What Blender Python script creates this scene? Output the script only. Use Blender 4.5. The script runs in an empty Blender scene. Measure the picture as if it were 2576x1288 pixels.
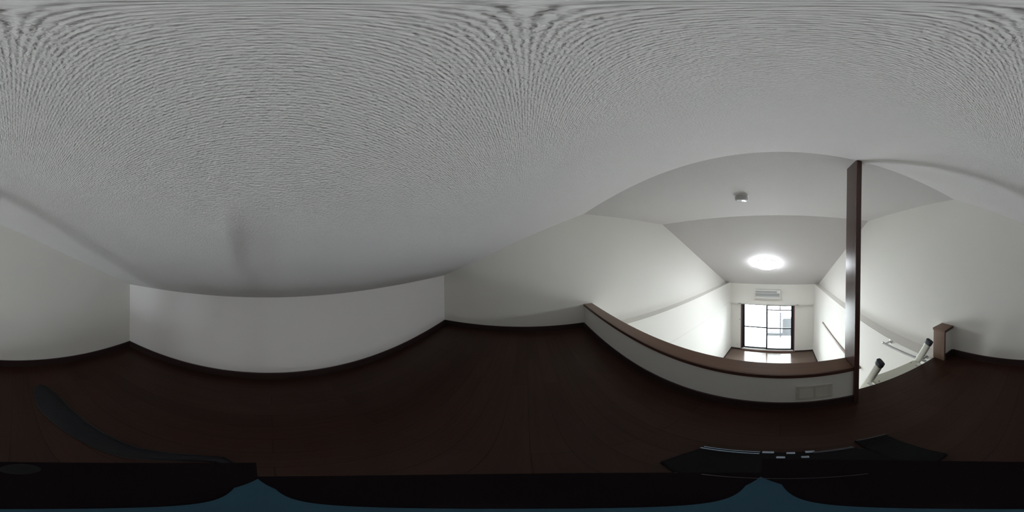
import bpy, bmesh, math, random
from mathutils import Matrix, Vector

sc = bpy.context.scene
C = bpy.data.collections.new('room_scene')
sc.collection.children.link(C)

# ------------------------------------------------------------------ camera, sky, exposure
SC = 0.85
YAW = 4.7992
RX, RY = -0.0103, -0.0072
cam = bpy.data.cameras.new('camera')
cam.type = 'PANO'
try:
    cam.panorama_type = 'EQUIRECTANGULAR'
except Exception:
    pass
try:
    cam.cycles.panorama_type = 'EQUIRECTANGULAR'
except Exception:
    pass
cam.clip_start = 0.001
camo = bpy.data.objects.new('camera', cam)
C.objects.link(camo)
theta = YAW - math.pi                       # centre column of the frame lies this far left of +Y
tilt = Matrix.Rotation(RX, 4, 'X') @ Matrix.Rotation(RY, 4, 'Y')
camo.matrix_world = tilt @ Matrix.Rotation(theta, 4, 'Z') @ Matrix.Rotation(math.pi / 2, 4, 'X')
sc.camera = camo

sc.view_settings.view_transform = 'Standard'
sc.view_settings.look = 'None'
sc.view_settings.gamma = 1.0
sc.view_settings.use_curve_mapping = False
sc.view_settings.exposure = 1.05

w = bpy.data.worlds.new('sky')
sc.world = w
w.use_nodes = True
bg = w.node_tree.nodes['Background']
bg.inputs[0].default_value = (0.90, 0.95, 1.0, 1)
bg.inputs[1].default_value = 17.0

LAMP_STRENGTH = 27.5
LAMP_COLOR = (0.905, 0.95, 1.0)

sc.cycles.max_bounces = 24
sc.cycles.diffuse_bounces = 20
sc.cycles.glossy_bounces = 6

# window portal: tells the renderer where the sky comes in
pl = bpy.data.lights.new('window_portal', 'AREA')
pl.shape = 'RECTANGLE'
pl.size, pl.size_y = 1.75, 1.95
try:
    pl.cycles.is_portal = True
except Exception:
    pass
po = bpy.data.objects.new('window_portal', pl)
C.objects.link(po)
po.location = (-0.46, 5.33, -2.6)
po.rotation_euler = (-math.pi / 2, 0, 0)

# ------------------------------------------------------------------ materials
def new_mat(name):
    m = bpy.data.materials.new(name)
    m.use_nodes = True
    return m, m.node_tree.nodes, m.node_tree.links, m.node_tree.nodes['Principled BSDF']

def coords(N, L, scale=(1, 1, 1)):
    g = N.new('ShaderNodeNewGeometry')
    mp = N.new('ShaderNodeMapping')
    mp.inputs['Scale'].default_value = scale
    L.new(g.outputs['Position'], mp.inputs['Vector'])
    return mp.outputs['Vector']

def plain(name, col, rough=0.5, metal=0.0, spec=0.5, bump=0.0, bscale=200, coat=0.0, var=0.05):
    m, N, L, B = new_mat(name)
    v = coords(N, L)
    n = N.new('ShaderNodeTexNoise')
    n.inputs['Scale'].default_value = bscale
    n.inputs['Detail'].default_value = 3
    L.new(v, n.inputs['Vector'])
    r = N.new('ShaderNodeMixRGB')
    r.inputs[1].default_value = tuple(c * (1 - var) for c in col) + (1,)
    r.inputs[2].default_value = tuple(min(1, c * (1 + var)) for c in col) + (1,)
    L.new(n.outputs['Fac'], r.inputs[0])
    L.new(r.outputs[0], B.inputs['Base Color'])
    B.inputs['Roughness'].default_value = rough
    B.inputs['Metallic'].default_value = metal
    B.inputs['Specular IOR Level'].default_value = spec
    B.inputs['Coat Weight'].default_value = coat
    if bump:
        b = N.new('ShaderNodeBump')
        b.inputs['Strength'].default_value = bump
        b.inputs['Distance'].default_value = 0.001
        L.new(n.outputs['Fac'], b.inputs['Height'])
        L.new(b.outputs[0], B.inputs['Normal'])
    return m

def wallpaper(name, col, strength, cell, dist=0.0012, rows=0.05):
    """embossed woven wallpaper: small irregular raised knots laid in rows"""
    m, N, L, B = new_mat(name)
    v = coords(N, L)
    wob = N.new('ShaderNodeTexNoise'); wob.inputs['Scale'].default_value = 60
    L.new(v, wob.inputs['Vector'])
    mx = N.new('ShaderNodeMixRGB'); mx.blend_type = 'ADD'; mx.inputs[0].default_value = 0.003
    L.new(v, mx.inputs[1]); L.new(wob.outputs['Color'], mx.inputs[2])
    mp = N.new('ShaderNodeMapping'); mp.inputs['Scale'].default_value = (0.75, 0.95, 0.95)
    L.new(mx.outputs[0], mp.inputs['Vector'])
    n2 = N.new('ShaderNodeTexNoise'); n2.inputs['Scale'].default_value = 1.0 / cell
    n2.inputs['Detail'].default_value = 2
    L.new(mp.outputs[0], n2.inputs['Vector'])
    wv = N.new('ShaderNodeTexWave'); wv.wave_type = 'BANDS'; wv.bands_direction = 'Y'
    wv.inputs['Scale'].default_value = 0.314 / cell
    wv.inputs['Distortion'].default_value = 1.6; wv.inputs['Detail'].default_value = 1
    wv.inputs['Detail Scale'].default_value = 2.0
    L.new(v, wv.inputs['Vector'])
    wm = N.new('ShaderNodeMath'); wm.operation = 'MULTIPLY'; wm.inputs[1].default_value = rows
    L.new(wv.outputs['Fac'], wm.inputs[0])
    ad = N.new('ShaderNodeMath'); ad.operation = 'MULTIPLY_ADD'; ad.inputs[1].default_value = 1.7
    L.new(wm.outputs[0], ad.inputs[2]); L.new(n2.outputs['Fac'], ad.inputs[0])
    b = N.new('ShaderNodeBump'); b.inputs['Strength'].default_value = strength
    b.inputs['Distance'].default_value = dist
    L.new(ad.outputs[0], b.inputs['Height']); L.new(b.outputs[0], B.inputs['Normal'])
    # faint tint drift of the paper
    big = N.new('ShaderNodeTexNoise'); big.inputs['Scale'].default_value = 2.2
    L.new(v, big.inputs['Vector'])
    r = N.new('ShaderNodeMixRGB')
    r.inputs[1].default_value = (col[0] * 0.99, col[1], col[2] * 0.99, 1)
    r.inputs[2].default_value = (col[0], col[1] * 0.985, col[2], 1)
    L.new(big.outputs['Fac'], r.inputs[0]); L.new(r.outputs[0], B.inputs['Base Color'])
    B.inputs['Roughness'].default_value = 0.75
    B.inputs['Specular IOR Level'].default_value = 0.25
    return m

def planks(name, c1, c2, width, length, rough, spec=0.5):
    """floorboards running along X"""
    m, N, L, B = new_mat(name)
    v = coords(N, L)
    br = N.new('ShaderNodeTexBrick')
    br.offset = 0.37
    br.inputs['Scale'].default_value = 1.0
    br.inputs['Brick Width'].default_value = length
    br.inputs['Row Height'].default_value = width
    br.inputs['Mortar Size'].default_value = 0.0016
    br.inputs['Mortar Smooth'].default_value = 0.3
    br.inputs['Color1'].default_value = (*c1, 1)
    br.inputs['Color2'].default_value = (*c2, 1)
    br.inputs['Mortar'].default_value = (c1[0] * .65, c1[1] * .65, c1[2] * .65, 1)
    L.new(v, br.inputs['Vector'])
    mp = N.new('ShaderNodeMapping'); mp.inputs['Scale'].default_value = (3, 60, 3)
    L.new(v, mp.inputs['Vector'])
    n = N.new('ShaderNodeTexNoise'); n.inputs['Scale'].default_value = 1.2
    n.inputs['Detail'].default_value = 5; n.inputs['Distortion'].default_value = 0.6
    L.new(mp.outputs[0], n.inputs['Vector'])
    rmp = N.new('ShaderNodeMapRange')
    rmp.inputs['To Min'].default_value = 0.72; rmp.inputs['To Max'].default_value = 1.3
    L.new(n.outputs['Fac'], rmp.inputs['Value'])
    mul = N.new('ShaderNodeMixRGB'); mul.blend_type = 'MULTIPLY'; mul.inputs[0].default_value = 1
    L.new(br.outputs['Color'], mul.inputs[1]); L.new(rmp.outputs[0], mul.inputs[2])
    L.new(mul.outputs[0], B.inputs['Base Color'])
    b = N.new('ShaderNodeBump'); b.inputs['Strength'].default_value = 0.1
    b.inputs['Distance'].default_value = 0.001; b.invert = True
    L.new(br.outputs['Fac'], b.inputs['Height']); L.new(b.outputs[0], B.inputs['Normal'])
    B.inputs['Roughness'].default_value = rough
    B.inputs['Specular IOR Level'].default_value = spec
    return m

def wood(name, col, axis='X', rough=0.35, var=0.25, coat=0.0):
    m, N, L, B = new_mat(name)
    s = {'X': (2, 60, 60), 'Y': (60, 2, 60), 'Z': (60, 60, 2)}[axis]
    v = coords(N, L, s)
    n = N.new('ShaderNodeTexNoise'); n.inputs['Scale'].default_value = 1.0
    n.inputs['Detail'].default_value = 4; n.inputs['Distortion'].default_value = 0.8
    L.new(v, n.inputs['Vector'])
    r = N.new('ShaderNodeMixRGB')
    r.inputs[1].default_value = tuple(c * (1 - var) for c in col) + (1,)
    r.inputs[2].default_value = tuple(c * (1 + var) for c in col) + (1,)
    L.new(n.outputs['Fac'], r.inputs[0]); L.new(r.outputs[0], B.inputs['Base Color'])
    B.inputs['Roughness'].default_value = rough
    B.inputs['Coat Weight'].default_value = coat
    b = N.new('ShaderNodeBump'); b.inputs['Strength'].default_value = 0.08
    b.inputs['Distance'].default_value = 0.001
    L.new(n.outputs['Fac'], b.inputs['Height']); L.new(b.outputs[0], B.inputs['Normal'])
    return m

def emission(name, col, strength):
    m, N, L, B = new_mat(name)
    B.inputs['Base Color'].default_value = (0.9, 0.9, 0.9, 1)
    B.inputs['Emission Color'].default_value = (*col, 1)
    B.inputs['Emission Strength'].default_value = strength
    return m

def glass_mat(name):
    m, N, L, B = new_mat(name)
    t = N.new('ShaderNodeBsdfTransparent'); t.inputs[0].default_value = (0.95, 0.97, 0.96, 1)
    g = N.new('ShaderNodeBsdfGlossy'); g.inputs['Roughness'].default_value = 0.02
    f = N.new('ShaderNodeFresnel'); f.inputs['IOR'].default_value = 1.45
    mx = N.new('ShaderNodeMixShader')
    L.new(f.outputs[0], mx.inputs[0]); L.new(t.outputs[0], mx.inputs[1]); L.new(g.outputs[0], mx.inputs[2])
    L.new(mx.outputs[0], N['Material Output'].inputs['Surface'])
    return m

M = {}
M['wall'] = wallpaper('wallpaper_wall', (0.745, 0.735, 0.695), 0.3, 0.003, .0008)
M['wall_back'] = wallpaper('wallpaper_knee_wall', (0.755, 0.74, 0.73), 0.35, 0.004)
M['ceiling'] = wallpaper('wallpaper_ceiling', (0.64, 0.625, 0.62), 1.0, 0.0028, 0.0010, 0.27)
M['white'] = plain('white_plaster', (0.72, 0.73, 0.72), 0.7, spec=0.25)
M['floor'] = planks('dark_floorboards', (0.034, 0.0155, 0.0105), (0.044, 0.021, 0.0145), 0.09, 0.9, 0.32, 0.18)
M['floor_low'] = planks('dark_floorboards_room', (0.12, 0.085, 0.068), (0.14, 0.10, 0.08), 0.09, 0.9, 0.15)
M['base'] = wood('dark_baseboard', (0.035, 0.02, 0.019), 'X', 0.4)
M['cap'] = wood('brown_wood_cap', (0.145, 0.074, 0.045), 'X', 0.32)
M['cap_shade'] = wood('brown_wood_cap_shaded', (0.075, 0.033, 0.022), 'X', 0.4)  # cap wood darkened: shade on the front face put into the colour
M['post'] = wood('dark_wood_post', (0.07, 0.034, 0.027), 'Z', 0.24, coat=0.0)
M['stub'] = wood('brown_wood_end', (0.19, 0.12, 0.085), 'Z', 0.4)
M['rail_wood'] = wood('pale_brown_rail', (0.2, 0.145, 0.12), 'Y', 0.4)
M['casing'] = wood('reddish_wood_casing', (0.13, 0.055, 0.05), 'Z', 0.45)
M['sash'] = plain('dark_bronze_aluminium', (0.015, 0.017, 0.025), 0.35, 0.3)
M['glass'] = glass_mat('window_glass')
M['chrome'] = plain('chrome', (0.55, 0.56, 0.58), 0.15, 1.0, var=0.02)
M['cream'] = plain('cream_painted_metal', (0.58, 0.58, 0.5), 0.4, 0.0)
M['rubber'] = plain('black_rubber', (0.018, 0.02, 0.028), 0.5)
M['brass'] = plain('brass_screw', (0.25, 0.12, 0.05), 0.4, 0.8)
M['plastic'] = plain('white_plastic', (0.75, 0.75, 0.73), 0.35)
M['plastic_grey'] = plain('grey_plastic', (0.40, 0.41, 0.40), 0.5)
M['detector'] = plain('detector_plastic', (0.5, 0.49, 0.49), 0.25)
M['detector_lens'] = plain('detector_clear_face', (0.7, 0.7, 0.74), 0.08, 0.0, coat=0.6)
M['vent'] = plain('beige_vent_plastic', (0.55, 0.54, 0.475), 0.6)
M['lamp'] = emission('lamp_diffuser', LAMP_COLOR, LAMP_STRENGTH)
M['black'] = plain('black_leatherette', (0.004, 0.0035, 0.0045), 0.5, spec=0.15, bump=0.3, bscale=700)
M['blackfab'] = plain('black_nylon', (0.006, 0.006, 0.007), 0.8, spec=0.2, bump=0.5, bscale=900)
M['strap'] = plain('dark_grey_strap', (0.012, 0.012, 0.016), 0.55, spec=0.25, bump=0.3, bscale=500)
M['strap_edge'] = plain('grey_strap_piping', (0.055, 0.055, 0.065), 0.3)
M['strap_pipe'] = plain('dull_strap_edge', (0.026, 0.026, 0.032), 0.45, spec=0.3)
M['gloss'] = plain('tube_highlight', (0.32, 0.40, 0.5), 0.15, 0.85)  # pale blue base paints the reflection along the black rim
M['buckle'] = plain('polished_buckle', (0.36, 0.42, 0.52), 0.2, 0.9)
M['gloss_black'] = plain('glossy_black_lens', (0.007, 0.007, 0.008), 0.4, spec=0.15)
M['blue'] = plain('slate_blue_body', (0.022, 0.068, 0.105), 0.6, spec=0.2)
M['blackbody'] = plain('black_body', (0.009, 0.006, 0.0075), 0.9, spec=0.05)
M['concrete'] = plain('balcony_concrete', (0.5, 0.5, 0.48), 0.9, bump=0.3, bscale=40)
M['concrete_dark'] = plain('shaded_concrete', (0.03, 0.032, 0.035), 0.9, bump=0.3, bscale=40)  # shade of the balcony wall and kerb put into a very low albedo
M['frost'] = plain('pale_panel', (0.8, 0.82, 0.85), 0.6)

# ------------------------------------------------------------------ mesh helpers
def bm_new():
    return bmesh.new()

def add_box(bm, x0, x1, y0, y1, z0, z1):
    vs = [bm.verts.new(p) for p in ((x0, y0, z0), (x1, y0, z0), (x1, y1, z0), (x0, y1, z0),
                                    (x0, y0, z1), (x1, y0, z1), (x1, y1, z1), (x0, y1, z1))]
    for f in ((0, 3, 2, 1), (4, 5, 6, 7), (0, 1, 5, 4), (1, 2, 6, 5), (2, 3, 7, 6), (3, 0, 4, 7)):
        bm.faces.new([vs[i] for i in f])
    return vs

def add_prism(bm, pts, axis, a, b):
    """closed polygon pts extruded along axis from a to b; pts are the two other coordinates in order"""
    def P(p, t):
        if axis == 'X': return (t, p[0], p[1])
        if axis == 'Y': return (p[0], t, p[1])
        return (p[0], p[1], t)
    A = [bm.verts.new(P(p, a)) for p in pts]
    Bv = [bm.verts.new(P(p, b)) for p in pts]
    n = len(pts)
    bm.faces.new(A); bm.faces.new(Bv[::-1])
    for i in range(n):
        j = (i + 1) % n
        bm.faces.new((A[j], A[i], Bv[i], Bv[j]))

def add_lathe(bm, prof, loc=(0, 0, 0), seg=40, rot=None):
    """revolve (r, z) profile about Z"""
    R = rot or Matrix.Identity(3)
    rings = []
    for r, z in prof:
        if r < 1e-6:
            rings.append([bm.verts.new(Vector(loc) + R @ Vector((0, 0, z)))])
        else:
            rings.append([bm.verts.new(Vector(loc) + R @ Vector((r * math.cos(2 * math.pi * k / seg), r * math.sin(2 * math.pi * k / seg), z))) for k in range(seg)])
    for a, b in zip(rings, rings[1:]):
        for k in range(seg):
            k2 = (k + 1) % seg
            if len(a) == 1 and len(b) > 1: bm.faces.new((a[0], b[k], b[k2]))
            elif len(b) == 1 and len(a) > 1: bm.faces.new((a[k], a[k2], b[0]))
            elif len(a) > 1: bm.faces.new((a[k], a[k2], b[k2], b[k]))

def add_tube(bm, path, r, seg=12, sx=1.0, sy=1.0, up=(0, 0, 1)):
    path = [Vector(p) for p in path]
    rings = []
    for i, p in enumerate(path):
        d = (path[min(i + 1, len(path) - 1)] - path[max(i - 1, 0)]).normalized()
        u = Vector(up)
        if abs(d.dot(u)) > 0.95: u = Vector((1, 0, 0))
        s = d.cross(u).normalized(); t = s.cross(d).normalized()
        rings.append([bm.verts.new(p + s * (r * sx * math.cos(2 * math.pi * k / seg)) + t * (r * sy * math.sin(2 * math.pi * k / seg))) for k in range(seg)])
    for a, b in zip(rings, rings[1:]):
        for k in range(seg):
            k2 = (k + 1) % seg
            bm.faces.new((a[k], a[k2], b[k2], b[k]))
    bm.faces.new(rings[0][::-1]); bm.faces.new(rings[-1])

def obj(name, bm, mat, parent=None, bevel=0.0, smooth=False, mats=None, seg=2):
    bmesh.ops.recalc_face_normals(bm, faces=bm.faces[:])
    me = bpy.data.meshes.new(name)
    bm.to_mesh(me); bm.free()
    for m_ in (mats or [mat]): me.materials.append(M[m_])
    o = bpy.data.objects.new(name, me)
    C.objects.link(o)
    if smooth:
        for p in me.polygons: p.use_smooth = True
        md = o.modifiers.new('edges', 'EDGE_SPLIT'); md.split_angle = math.radians(40)
    if bevel:
        md = o.modifiers.new('bevel', 'BEVEL'); md.width = bevel; md.segments = seg
        md.limit_method = 'ANGLE'; md.angle_limit = math.radians(40)
    if parent:
        o.parent = parent
        o.matrix_parent_inverse = Matrix.Translation(-parent.location)
    return o

def struct(name, bm, mat, **k):
    o = obj(name, bm, mat, **k); o['kind'] = 'structure'
    return o

def thing(name, label, cat, loc, group=None):
    o = bpy.data.objects.new(name, None); C.objects.link(o)
    o.location = loc; o.empty_display_size = 0.05
    o['label'] = label; o['category'] = cat
    if group: o['group'] = group
    return o

def tag(o, label, cat, group=None):
    o['label'] = label; o['category'] = cat
    if group: o['group'] = group
    return o

def box_obj(name, b, mat, parent=None, bevel=0.0, **k):
    bm = bm_new(); add_box(bm, *b)
    return obj(name, bm, mat, parent, bevel, **k)

# ------------------------------------------------------------------ measures (metres, camera at the origin)
XL, XR = -1.803, 1.159          # upper side walls
YB, YP = -0.998, 0.664          # knee wall, parapet inner face
ZF = -0.918                     # loft floor
Z0 = -3.55                      # room floor
YE = 5.2                        # window wall
INS = 0.14                      # lower walls stand in by this much
ZL = -0.93                      # ledge height
YC = 2.0                        # where the far ceiling starts to fall
ZR = 0.483                      # ridge
SLB = (ZR + 0.2488) / (YP - YB) # slope of the loft ceiling
SLF = 0.468                     # slope of the far ceiling
def zceil(y):
    if y < YP: return ZR + (y - YP) * SLB
    if y < YC: return ZR + 0.006 * (y - YP) / (YC - YP)
    return ZR + 0.006 - SLF * (y - YC)

# ------------------------------------------------------------------ the setting
gable = [(-1.12, Z0 - 0.1), (5.35, Z0 - 0.1), (5.35, zceil(5.35) + .05), (YC, zceil(YC) + .05), (YP, zceil(YP) + .05), (-1.12, zceil(-1.12) + .05)]
bm = bm_new(); add_prism(bm, gable, 'X', XL - 0.12, XL); struct('wall_left', bm, 'wall')
bm = bm_new(); add_prism(bm, gable, 'X', XR, XR + 0.12); struct('wall_right', bm, 'wall')
# lower, thicker wall lining with its ledge
for nm, x0, x1 in (('wall_left_lower', XL, XL + INS), ('wall_right_lower', XR - INS, XR)):
    bm = bm_new()
    add_prism(bm, [(0.764, Z0), (YE, Z0), (YE, min(ZL, zceil(YE))), (5.03, ZL), (0.764, ZL)], 'X', x0, x1)
    add_box(bm, x0, x1, -0.99, 0.764, Z0, ZF - 0.2)
    struct(nm, bm, 'wall')
# thin seam lines of the lining boards
bm = bm_new(); add_box(bm, XL + INS - .001, XL + INS + .0015, 0.78, 5.08, -1.586, -1.583); struct('trim_9', bm, 'detector')
# knee wall
bm = bm_new(); add_prism(bm, [(YB - .12, Z0 - .1), (YB, Z0 - .1), (YB, zceil(YB) + .02), (YB - .12, zceil(YB) - .02)], 'X', XL, XR); struct('wall_back', bm, 'wall_back')
# ceiling: one papered shell, rising, level, falling
T = 0.12
cl = [(-1.12, zceil(-1.12)), (YP, ZR), (YC, zceil(YC)), (5.35, zceil(5.35))]
bm = bm_new()
add_prism(bm, cl + [(y, z + T) for y, z in cl[::-1]], 'X', XL - .12, XR + .12)
struct('ceiling', bm, 'ceiling')
# loft floor slab and room floor
bm = bm_new(); add_box(bm, XL, XR, YB, 0.756, ZF - 0.03, ZF); struct('floor', bm, 'floor')
bm = bm_new(); add_box(bm, XL, XR, YB, 0.664, ZF - 0.2, ZF - 0.03); struct('ceiling_under_loft', bm, 'white')
bm = bm_new(); add_box(bm, XL - .12, XR + .12, -1.12, YE + .1, Z0 - 0.1, Z0); struct('floor_lower', bm, 'floor_low')
# window wall with its opening
WX0, WX1, WZ0, WZ1 = -1.335, 0.415, -3.53, -1.66
bm = bm_new()
add_box(bm, XL, WX0, YE, YE + .12, Z0, -0.9)
add_box(bm, WX1, XR, YE, YE + .12, Z0, -0.9)
add_box(bm, WX0, WX1, YE, YE + .12, WZ1, -0.9)
add_box(bm, WX0, WX1, YE, YE + .12, Z0, WZ0)
struct('wall_front', bm, 'wall')
bm = bm_new(); add_prism(bm, [(5.08, -1.645), (YE, -1.645), (YE, zceil(YE) + .03), (5.08, zceil(5.08) + .03)], 'X', XL + INS, XR - INS); struct('trim_1', bm, 'wall')
# parapet (half wall of the loft), its cap, the short end piece by the right wall
bm = bm_new(); add_box(bm, XL, 0.317, YP, 0.756, ZF - .3, -0.626); struct('wall_parapet', bm, 'wall')
bm = bm_new(); add_box(bm, 1.055, XR, YP, 0.756, ZF - .3, -0.626); struct('wall_parapet_end', bm, 'wall')
bm = bm_new(); add_box(bm, 0.317, 1.055, YP + .01, 0.752, ZF - .3, ZF - .03); struct('trim_8', bm, 'white')
bm = bm_new(); add_box(bm, XL, 0.3165, YP, 0.766, -0.626, -0.604)
tb = obj('top_board', bm, 'cap', bevel=.001)
box_obj('shaded_front', (XL, 0.3165, YP - .008, YP, -0.627, -0.6045), 'cap_shade', tb, .001)  # front face of the cap, painted darker to stand for shade
tag(tb, 'long brown wooden cap board along the top of the low loft wall', 'wood trim')
t = thing('parapet_end_board', 'short brown wooden post end beside the ladder at the right wall', 'wood trim', (1.047, .71, ZF))
box_obj('end_board', (1.037, 1.055, YP - .003, 0.765, ZF, -0.626), 'stub', t, .0015)
box_obj('shaded_front', (1.032, XR, YP - .010, YP - .003, -0.627, -0.6045), 'cap_shade', t, .001)  # same painted shade on the end piece's cap
box_obj('cap_board', (1.032, XR, YP - .003, 0.769, -0.626, -0.604), 'cap', t, .0015)
# tall post at the end of the parapet, up to the ceiling
bm = bm_new()
ya, yb_ = YP - .012, 0.768
add_prism(bm, [(ya, ZF), (yb_, ZF), (yb_, zceil(yb_)), (YP, ZR), (ya, zceil(ya))], 'X', 0.317, 0.342)
tag(obj('wooden_post', bm, 'post', bevel=.0012), 'tall dark varnished wooden post rising from the loft floor to the ceiling', 'post')
# baseboards
def base(name, b):
    bm = bm_new(); add_box(bm, *b); return struct(name, bm, 'base', bevel=.0015)
h = 0.068
base('baseboard_back', (XL, XR, YB, YB + .009, ZF, ZF + h))
base('baseboard_left', (XL, XL + .009, YB + .009, YP - .009, ZF, ZF + h))
base('baseboard_right', (XR - .009, XR, YB + .009, YP - .009, ZF, ZF + h))
base('baseboard_parapet', (XL + .009, 0.316, YP - .009, YP, ZF, ZF + h))
base('baseboard_parapet_end', (1.056, XR - .009, YP - .009, YP, ZF, ZF + h))
base('baseboard_lower_left', (XL + INS, XL + INS + .009, 0.8, YE, Z0, Z0 + .06))
base('baseboard_lower_right', (XR - INS - .009, XR - INS, 0.8, YE, Z0, Z0 + .06))
bm = bm_new(); add_box(bm, XL + INS + .009, WX0 - .01, YE - .009, YE, Z0, Z0 + .06); add_box(bm, WX1 + .01, XR - INS - .009, YE - .009, YE, Z0, Z0 + .06)
struct('baseboard_front', bm, 'base')

# ------------------------------------------------------------------ window
win = thing('window_1', 'tall dark framed sliding glass door in the far wall', 'window', (-0.46, YE, WZ0))
win['kind'] = 'structure'
bm = bm_new()
cw = 0.034
add_box(bm, WX0, WX0 + cw, YE - .012, YE + .10, WZ0, WZ1)
add_box(bm, WX1 - cw, WX1, YE - .012, YE + .10, WZ0, WZ1)
add_box(bm, WX0 + cw, WX1 - cw, YE - .012, YE + .10, WZ1 - .02, WZ1)
add_box(bm, WX0, WX1, YE - .03, YE + .005, Z0, -3.512)
obj('window_casing', bm, 'casing', win, .002)
fx0, fx1, fz0, fz1 = WX0 + cw, WX1 - cw, WZ0 + .03, WZ1 - .02
bm = bm_new()
fw = .04
add_box(bm, fx0, fx0 + fw, YE + .03, YE + .12, fz0, fz1)
add_box(bm, fx1 - fw, fx1, YE + .03, YE + .12, fz0, fz1)
add_box(bm, fx0 + fw, fx1 - fw, YE + .03, YE + .12, fz1 - .02, fz1)
obj('window_frame', bm, 'sash', win)
bm = bm_new(); add_box(bm, fx0, fx1, YE + .005, YE + .13, Z0 + .01, fz0 + .02); obj('track', bm, 'plastic', win)
def sash(x0, x1, y, transom):
    z0, z1 = fz0 + .021, fz1 - .021
    bm = bm_new()
    s = .045
    add_box(bm, x0, x0 + s, y, y + .025, z0, z1); add_box(bm, x1 - s, x1, y, y + .025, z0, z1)
    add_box(bm, x0 + s, x1 - s, y, y + .025, z1 - .03, z1); add_box(bm, x0 + s, x1 - s, y, y + .025, z0, z0 + .055)
    add_box(bm, x0 + s, x1 - s, y, y + .025, -2.592, -2.548)
    if transom:
        add_box(bm, x0 + s, x1 - s, y, y + .025, -1.895, -1.860)
        add_box(bm, -.065, -.04, y, y + .025, -1.862, z1 - .03)
    o = obj('sash', bm, 'sash', win, .002)
    g = box_obj('pane', (x0 + s - .005, x1 - s + .005, y + .010, y + .014, z0 + .05, z1 - .025), 'glass', o)
    return o
sash(fx0 + fw - .004, -0.455, YE + .085, False)
s2 = sash(-0.505, fx1 - fw + .004, YE + .045, True)
box_obj('latch', (-.497, -.477, YE + .03, YE + .045, -2.79, -2.70), 'sash', s2, .003)

# ------------------------------------------------------------------ outside: balcony
bm = bm_new(); add_box(bm, -3.2, 3.2, YE + .14, 6.75, Z0 - .25, Z0 - .07)
tag(obj('balcony_floor', bm, 'concrete'), 'pale concrete balcony floor seen through the glass door', 'balcony floor')
bm = bm_new(); add_box(bm, 0.03, 3.2, 6.62, 6.75, Z0 - .07, -2.75)
tag(obj('balcony_wall', bm, 'concrete_dark', bevel=.01), 'grey balcony wall beyond the right-hand glass pane', 'wall')
bm = bm_new(); add_box(bm, -0.62, 0.03, 6.62, 6.75, Z0 - .07, Z0 + .06)
tag(obj('balcony_kerb', bm, 'concrete_dark', bevel=.01), 'low grey kerb at the balcony edge under the dark outdoor frame', 'kerb')
t = thing('outdoor_frame', 'thin dark rectangular frame holding a pale panel outside on the balcony', 'frame', (-.42, 6.5, Z0 - .07))
bm = bm_new()
add_box(bm, -.07, -.02, 6.46, 6.5, Z0 - .07, -2.42)
add_box(bm, -.85, -.07, 6.47, 6.49, -2.44, -2.42)
add_box(bm, -.85, -.07, 6.47, 6.49, -3.36, -3.34)
obj('frame_bars', bm, 'sash', t)
box_obj('frame_post', (-.87, -.85, 6.46, 6.5, Z0 - .07, -2.42), 'frost', t)
box_obj('panel', (-.85, -.07, 6.475, 6.485, -3.34, -2.44), 'frost', t)
bm = bm_new()
add_tube(bm, [(0.0, 6.6, -2.74), (3.2, 6.6, -2.74)], .015, 8)
for x in (0.06, 1.1, 2.2):
    add_tube(bm, [(x, 6.6, -2.74), (x, 6.64, -2.8)], .01, 6)
tag(obj('balcony_handrail', bm, 'plastic_grey', smooth=True), 'slim grey handrail along the top of the balcony wall', 'handrail')

# ------------------------------------------------------------------ ceiling lamp
LX, LY = -0.335, 3.45
nz = Vector((0, SLF, 1)).normalized()
Rl = Vector((0, 0, 1)).rotation_difference(nz).to_matrix()
lc = Vector((LX, LY, zceil(LY)))
lamp = thing('ceiling_lamp', 'round glowing white lamp on the sloping ceiling of the main room', 'lamp', lc)
bm = bm_new(); add_lathe(bm, [(0, 0), (.22, 0), (.229, -.008), (.229, -.022), (0, -.022)], lc, 56, Rl)
obj('lamp_base', bm, 'plastic', lamp, smooth=True)
prof = [(.0, -.105), (.07, -.103), (.13, -.097), (.185, -.085), (.22, -.068), (.230, -.045), (.231, -.023), (.229, -.022), (0, -.0221)]
bm = bm_new(); add_lathe(bm, prof, lc, 64, Rl)
obj('diffuser', bm, 'lamp', lamp, smooth=True)

# ------------------------------------------------------------------ smoke detector
dc = Vector((-.325, 1.262, zceil(1.2)))
t = thing('smoke_detector', 'small round smoke detector on the level strip of ceiling', 'smoke detector', dc)
bm = bm_new(); add_lathe(bm, [(0, 0), (.050, 0), (.051, -.004), (.051, -.034), (.046, -.040), (0, -.040)], dc, 40)
obj('housing', bm, 'detector', t, smooth=True)
bm = bm_new(); add_lathe(bm, [(.042, -.040), (.040, -.046), (.026, -.050), (0, -.051)], dc, 40)
obj('sensor_face', bm, 'detector_lens', t, smooth=True)
bm = bm_new(); add_lathe(bm, [(.054, .0), (.056, -.003), (.052, -.006), (.051, -.006)], dc, 40)
obj('mounting_ring', bm, 'plastic', t, smooth=True)

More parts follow.
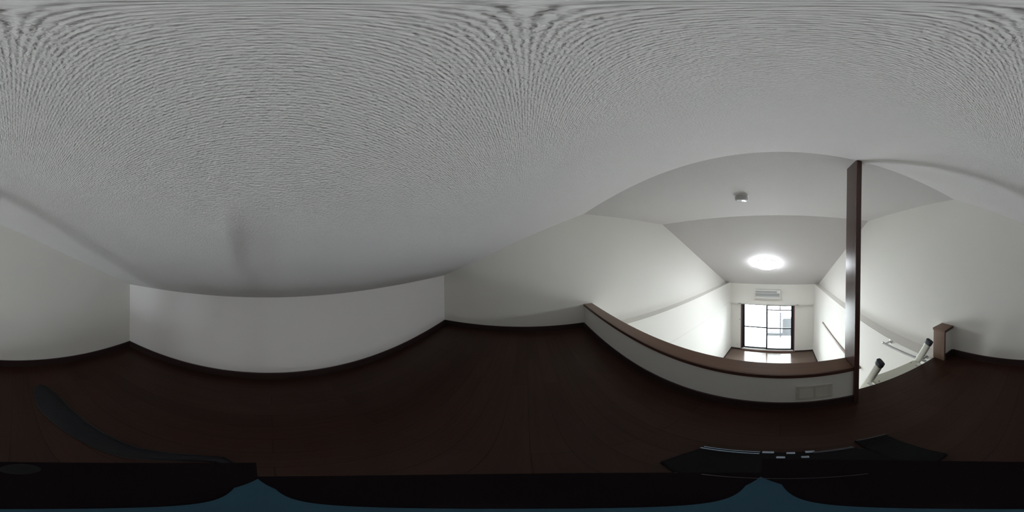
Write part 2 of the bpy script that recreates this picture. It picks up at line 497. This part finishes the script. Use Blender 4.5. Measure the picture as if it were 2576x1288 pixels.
# ------------------------------------------------------------------ air conditioner
ax0, ax1, az0, az1, ay0, ay1 = -.815, -.04, -1.36, -1.115, 4.90, 5.08
ac = thing('air_conditioner', 'white wall air conditioner with grey grille above the sliding glass door', 'air conditioner', (-.43, 5.08, -1.37))
bm = bm_new()
add_prism(bm, [(ay1, az0), (ay0 + .06, az0), (ay0 + .015, az0 + .035), (ay0 + .015, az1 - .03), (ay0 + .04, az1), (ay1, az1)], 'X', ax0, ax1)
obj('body', bm, 'plastic', ac, .004)
fp = box_obj('front_panel', (ax0 + .012, ax1 - .03, ay0 + .002, ay0 + .016, -1.305, -1.205), 'plastic_grey', ac, .002)
bm = bm_new()
for k in range(9):
    z = -1.298 + k * .0105
    add_box(bm, ax0 + .02, ax1 - .04, ay0 - .001, ay0 + .003, z, z + .004)
obj('grille', bm, 'plastic_grey', fp)
bm = bm_new()
for k in range(5):
    z = -1.188 + k * .011
    add_box(bm, ax0 + .02, ax1 - .11, ay0 + .006, ay0 + .016, z, z + .005)
obj('intake_slats', bm, 'plastic_grey', ac)
bm = bm_new(); add_box(bm, ax0 - .008, ax1 + .004, ay0 - .012, ay0 + .05, az0 - .004, az0 + .018)
obj('air_flap', bm, 'plastic', ac, .003)
box_obj('trim_line', (ax0 + .01, ax1 - .03, ay0, ay0 + .016, -1.204, -1.194), 'plastic', ac, .001)

# ------------------------------------------------------------------ curtain rail
t = thing('curtain_rail', 'thin curtain rail above the sliding glass door', 'curtain rail', (-.43, 5.06, -1.62))
bm = bm_new(); add_box(bm, -1.375, .53, 5.035, 5.055, -1.645, -1.625); obj('rail_track', bm, 'plastic_grey', t, .002)
for x in (-1.33, -.43, .48):
    box_obj('bracket', (x - .01, x + .01, 5.035, 5.08, -1.625, -1.612), 'plastic_grey', t)
for x in (-1.385, .53):
    box_obj('end_stop', (x, x + .01, 5.03, 5.06, -1.65, -1.62), 'plastic_grey', t)

# wall plates on the window wall
t = thing('light_switch', 'small white switch plate on the far wall left of the sliding door', 'light switch', (-1.37, YE, -2.27))
box_obj('plate', (-1.405, -1.345, YE - .008, YE, -2.33, -2.21), 'plastic', t, .002)
box_obj('toggle', (-1.387, -1.363, YE - .012, YE - .008, -2.30, -2.24), 'plastic_grey', t, .001)
t = thing('power_outlet', 'white power outlet low on the far wall left of the sliding door', 'power outlet', (-1.45, YE, -3.33))
box_obj('plate', (-1.50, -1.40, YE - .008, YE, -3.39, -3.27), 'plastic', t, .002)
for z in (-3.35, -3.31):
    box_obj('socket', (-1.465, -1.435, YE - .010, YE - .008, z - .009, z + .009), 'plastic_grey', t, .001)

# ------------------------------------------------------------------ wooden rail on the right lower wall
XW = XR - INS
t = thing('wall_rail', 'narrow brown wooden rail fixed along the right wall below the ledge', 'wooden rail', (XW, 2.9, -1.77))
box_obj('rail_board', (XW - .032, XW, 1.9, 3.90, -1.805, -1.76), 'rail_wood', t, .004)

# ------------------------------------------------------------------ chrome grab bar
A, Bp = Vector((.945, 1.30, -.957)), Vector((.967, .79, -.94))
t = thing('grab_bar', 'chrome bar on wall brackets behind the ladder', 'grab bar', (XW, 1.03, -.95))
bm = bm_new(); add_tube(bm, [A, Bp], .0125, 16); obj('bar', bm, 'chrome', t, smooth=True)
for p, s in ((A, -.03), (Bp, .03)):
    q = p + Vector((0, s, 0))
    bm = bm_new()
    add_tube(bm, [(q.x - .004, q.y, q.z), (XW - .006, q.y, q.z + .012)], .011, 14)
    add_lathe(bm, [(0, 0), (.024, 0), (.024, .006), (.018, .009), (0, .009)], (XW, q.y, q.z + .012), 24, Matrix.Rotation(-math.pi / 2, 3, 'Y'))
    add_lathe(bm, [(0, -.014), (.010, -.012), (.014, 0), (.010, .012), (0, .014)], p, 16, Matrix.Rotation(math.pi / 2, 3, 'X'))
    obj('bracket', bm, 'chrome', t, smooth=True)

# ------------------------------------------------------------------ loft ladder
lad = thing('loft_ladder', 'cream metal ladder with black end caps leaning on the loft edge', 'ladder', (.714, 1.9, Z0))
LS = 0.43                                     # run per unit of drop
def lad_pt(x, z, off=0.0): return Vector((x, 0.712 + LS * (-0.663 - z) + off, z))
for x in (.503, .925):
    bm = bm_new()
    zs = [-0.69, Z0 + .02]
    path = [lad_pt(x, z) for z in zs]
    # flattened oval channel: wide along Y, narrow along X
    d = (path[1] - path[0]).normalized(); s = Vector((1, 0, 0)); tt = s.cross(d).normalized()
    def oval(p, kx, ky, n=20):
        out = []
        for k in range(n):
            a = 2 * math.pi * k / n
            cx, cy = math.cos(a), math.sin(a)
            f = (abs(cx) ** 4 + abs(cy) ** 4) ** (-.25)
            out.append(p + s * (kx * cx * f) + tt * (ky * cy * f))
        return out
    def loft(bm, secs):
        rs = [[bm.verts.new(v) for v in q] for q in secs]
        for a, b in zip(rs, rs[1:]):
            for k in range(len(a)):
                k2 = (k + 1) % len(a)
                bm.faces.new((a[k], a[k2], b[k2], b[k]))
        bm.faces.new(rs[0][::-1]); bm.faces.new(rs[-1])
    loft(bm, [oval(path[0], .0125, .0265), oval(path[1], .0125, .0265)])
    rail = obj('side_rail', bm, 'cream', lad, smooth=True)
    top = path[0]
    bm = bm_new(); loft(bm, [oval(top - d * .026, .0125, .024), oval(top - d * .022, .0155, .029), oval(top + d * .018, .0155, .029), oval(top + d * .018, .013, .027)])
    cp = obj('end_cap', bm, 'rubber', rail, smooth=True); cp['label'] = 'black rubber cap'
    bm = bm_new(); e = path[1]; loft(bm, [oval(e - d * .06, .0155, .029), oval(e + d * .006, .0155, .029)])
    obj('rubber_foot', bm, 'rubber', rail, smooth=True)
# treads: the top one lies level with the loft floor
zt = [ZF - .018 - .29 * k for k in range(9)]
for k, z in enumerate(zt):
    c = lad_pt(.714, z)
    y0, y1 = (0.760, 0.862) if k == 0 else (c.y - .06, c.y + .06)
    bm = bm_new(); add_box(bm, .5155, .9125, y0, y1, z - .022, z)
    tr = obj('tread', bm, 'cream', lad, .004)
    if k == 0:
        for x in (.548, .872):
            for y in (.79, .847):
                b2 = bm_new(); add_lathe(b2, [(0, .003), (.004, .002), (.006, 0), (0, 0)], (x, y, z), 12); obj('screw', b2, 'brass', tr)
for x in (.478, .884):
    bm = bm_new()
    add_box(bm, x - .014, x + .014, 0.7565, .796, ZF - .016, ZF - .002)
    obj('rest_pad', bm, 'plastic', lad, .002)

# ------------------------------------------------------------------ vent cover on the parapet
t = thing('vent_cover', 'pale rectangular vent cover low on the inside of the loft wall near the post', 'vent cover', (.14, YP, -.76))
vx0, vx1, vz0, vz1 = .062, .218, -.826, -.70
bm = bm_new()
add_box(bm, vx0, vx1, YP - .006, YP, vz0, vz0 + .014); add_box(bm, vx0, vx1, YP - .006, YP, vz1 - .014, vz1)
add_box(bm, vx0, vx0 + .014, YP - .006, YP, vz0 + .014, vz1 - .014); add_box(bm, vx1 - .014, vx1, YP - .006, YP, vz0 + .014, vz1 - .014)
add_box(bm, vx0 + .014, vx1 - .014, YP - .001, YP, vz0 + .014, vz1 - .014)
add_box(bm, .136, .144, YP - .005, YP - .001, vz0 + .014, vz1 - .014)
obj('cover_frame', bm, 'vent', t, .001)
bm = bm_new()
for k in range(9):
    z = vz0 + .018 + k * .0102
    add_prism(bm, [(YP - .005, z), (YP - .0035, z), (YP - .001, z + .006), (YP - .0025, z + .006)], 'X', vx0 + .014, vx1 - .014)
obj('slats', bm, 'vent', t)

# ------------------------------------------------------------------ panorama camera on its pole
pc = thing('panorama_camera', 'slim blue and black upright camera body right under the viewpoint', 'camera', (0, 0, -.19))
ang = math.radians(6)
Rz = Matrix.Rotation(ang, 4, 'Z')
top = -.060
def half(sign, r, x_in):
    # half round shell on one side, seen from above as a dark half disc
    bm = bm_new()
    pts = []
    for k in range(25):
        a = -math.pi / 2 + math.pi * k / 24
        pts.append((sign * (x_in + (r - x_in) * math.cos(a)), r * math.sin(a)))
    secs = [(1.0, top), (1.0, top - .003), (1.0, top - .125), (.96, top - .13)]
    rs = []
    for s_, z in secs:
        rs.append([bm.verts.new(Rz @ Vector((sign * x_in + (px - sign * x_in) * s_, py * s_, z))) for px, py in pts])
    for a, b in zip(rs, rs[1:]):
        for k in range(len(a)):
            k2 = (k + 1) % len(a)
            bm.faces.new((a[k], a[k2], b[k2], b[k]))
    bm.faces.new(rs[0][::-1]); bm.faces.new(rs[-1])
    o = obj('lens_shell', bm, 'blackbody', pc, smooth=True); o['label'] = 'black half-round shell'
half(1, .0195, .0); half(-1, .0140, .0)
bm = bm_new()
pts = [(-.0008, -.0090), (.0, -.0130), (.0014, -.0095), (.0014, .0095), (.0, .0125), (-.0008, .0090)]
A_ = [bm.verts.new(Rz @ Vector((x, y, top + .0003))) for x, y in pts]; B_ = [bm.verts.new(Rz @ Vector((x, y, top - .13))) for x, y in pts]
bm.faces.new(A_); bm.faces.new(B_[::-1])
for k in range(6):
    bm.faces.new((A_[k], A_[(k + 1) % 6], B_[(k + 1) % 6], B_[k]))
o = obj('spine', bm, 'blue', pc)
for x0_, x1_ in ((-.0062, .0076),):
    bm = bm_new(); add_tube(bm, [(x0_, .0117, top + .0006), (x1_, .0117, top + .0006)], .00008, 6); obj('shell_line', bm, 'strap_edge', pc, smooth=True)  # thin grey line across the tops of the shells
bm = bm_new(); add_lathe(bm, [(0, .0006), (.0010, .0005), (.0017, .0003), (.0021, 0), (0, 0)], (.0166, -.0012, top), 24); obj('lens_dome', bm, 'gloss_black', pc, smooth=True)
o = pc.children[2]; o['label'] = 'slate blue centre strip'
st = thing('camera_stand', 'thin black pole on a small round foot holding the camera above the loft floor', 'stand', (0, 0, ZF))
bm = bm_new(); add_lathe(bm, [(0, -.19), (.011, -.19), (.011, -.215), (.006, -.218), (.006, ZF + .02), (0, ZF + .02)], (0, 0, 0), 20); obj('pole', bm, 'blackbody', st, smooth=True)
bm = bm_new(); add_lathe(bm, [(0, ZF + .022), (.02, ZF + .022), (.10, ZF + .010), (.105, ZF), (0, ZF)], (0, 0, 0), 40); obj('foot', bm, 'blackbody', st, smooth=True)

# ------------------------------------------------------------------ black bag on the floor
bag = thing('camera_bag', 'flat black bag with glossy front rim and buckles lying on the loft floor', 'bag', (.02, .25, ZF))
bm = bm_new()
# low body with pointed left end
add_prism(bm, [(-.19, .20), (-.186, .25), (-.172, .322), (-.155, .334), (.165, .337), (.2, .295), (.2, .15), (-.10, .15)], 'Z', ZF + .0005, ZF + .02)
obj('bag_body', bm, 'black', bag, .006)
def rod(x0, x1, y0, y1, r, m_, nm):
    bm = bm_new(); n = 8
    add_tube(bm, [(x0 + (x1 - x0) * k / n, y0 + (y1 - y0) * k / n, ZF + .022) for k in range(n + 1)], r, 12)
    return obj(nm, bm, m_, bag, smooth=True)
rod(-.172, -.040, .3165, .3215, .0042, 'gloss', 'rim_tube')  # twin pale tubes trace the rim's double highlight
rod(-.168, -.040, .3275, .3325, .0032, 'gloss', 'rim_tube')
rod(.07, .165, .326, .332, .0065, 'strap_edge', 'rim_tube')
for (x0, x1, y) in ((-.036, -.010, .331), (-.006, .013, .301), (.014, .034, .327), (.042, .059, .301), (.054, .076, .331)):
    box_obj('buckle', (x0, x1, y - .007, y + .007, ZF + .016, ZF + .027), 'buckle', bag, .003)
bm = bm_new(); add_tube(bm, [(-.13, .166, ZF + .0215), (0, .163, ZF + .0215), (.14, .166, ZF + .0215)], .0017, 8)
obj('zip_piping', bm, 'strap_edge', bag, smooth=True)
# ridged pouch
po_ = [(.186, .372), (.283, .366), (.293, .166), (.198, .152)]
bm = bm_new(); add_prism(bm, po_, 'Z', ZF + .0005, ZF + .022)
pouch = obj('pouch', bm, 'blackfab', bag, .006)
for k in range(4):
    y = .366 - k * .013
    bm = bm_new(); add_tube(bm, [(.19, y, ZF + .023), (.235, y - .001, ZF + .0235), (.280, y - .003, ZF + .023)], .0028, 8)
    obj('ridge', bm, 'strap_edge' if k == 0 else 'blackfab', pouch, smooth=True)
# wide strap curling over the floor to the right wall
def ribbon(bm, pts, th):
    """pts: (x, y, half width, lift)"""
    secs = []
    n = len(pts)
    for i, (x, y, hw, lift) in enumerate(pts):
        x2, y2 = pts[min(i + 1, n - 1)][:2]; x1, y1 = pts[max(i - 1, 0)][:2]
        d = Vector((x2 - x1, y2 - y1, 0)).normalized(); s = Vector((-d.y, d.x, 0))
        c = Vector((x, y, ZF + .001 + lift))
        sec = []
        for k in range(9):
            u = -1 + k / 4
            sec.append(c + s * hw * u + Vector((0, 0, th * (1 - .75 * abs(u) ** 3))))
        sec += [c + s * hw, c - s * hw]
        secs.append([bm.verts.new(v) for v in sec])
    for a, b in zip(secs, secs[1:]):
        m_ = len(a)
        for k in range(m_):
            bm.faces.new((a[k], a[(k + 1) % m_], b[(k + 1) % m_], b[k]))
    bm.faces.new(secs[0][::-1]); bm.faces.new(secs[-1])
sp = [(.893, -.150, .012, 0), (.885, -.151, .030, 0), (.868, -.153, .040, 0), (.84, -.156, .048, 0), (.79, -.162, .056, 0), (.72, -.170, .062, 0), (.64, -.180, .060, 0), (.56, -.196, .054, 0), (.48, -.208, .048, 0),
      (.40, -.222, .042, 0), (.33, -.230, .038, 0), (.265, -.242, .034, 0), (.20, -.270, .026, 0), (.15, -.292, .020, 0), (.10, -.300, .018, 0), (.075, -.27, .018, 0), (.085, -.22, .018, 0), (.12, -.14, .018, .0), (.14, -.03, .018, .0), (.142, .08, .018, .0), (.14, .16, .018, .0)]
bm = bm_new(); ribbon(bm, sp, .02)
stp = obj('shoulder_strap', bm, 'strap', bag, smooth=True)
for side in (1, -1):
    path = []
    for i in range(1, 14):
        x, y, hw, l = sp[i]
        x2, y2 = sp[i + 1][:2]; x1, y1 = sp[i - 1][:2]
        d = Vector((x2 - x1, y2 - y1, 0)).normalized(); s = Vector((-d.y, d.x, 0))
        p = Vector((x, y, ZF + .005)) + s * hw * side * .98
        path.append(p)
    bm = bm_new(); add_tube(bm, path, .0034 if side == 1 else .002, 8); obj('strap_edging', bm, 'strap_pipe', stp, smooth=True)
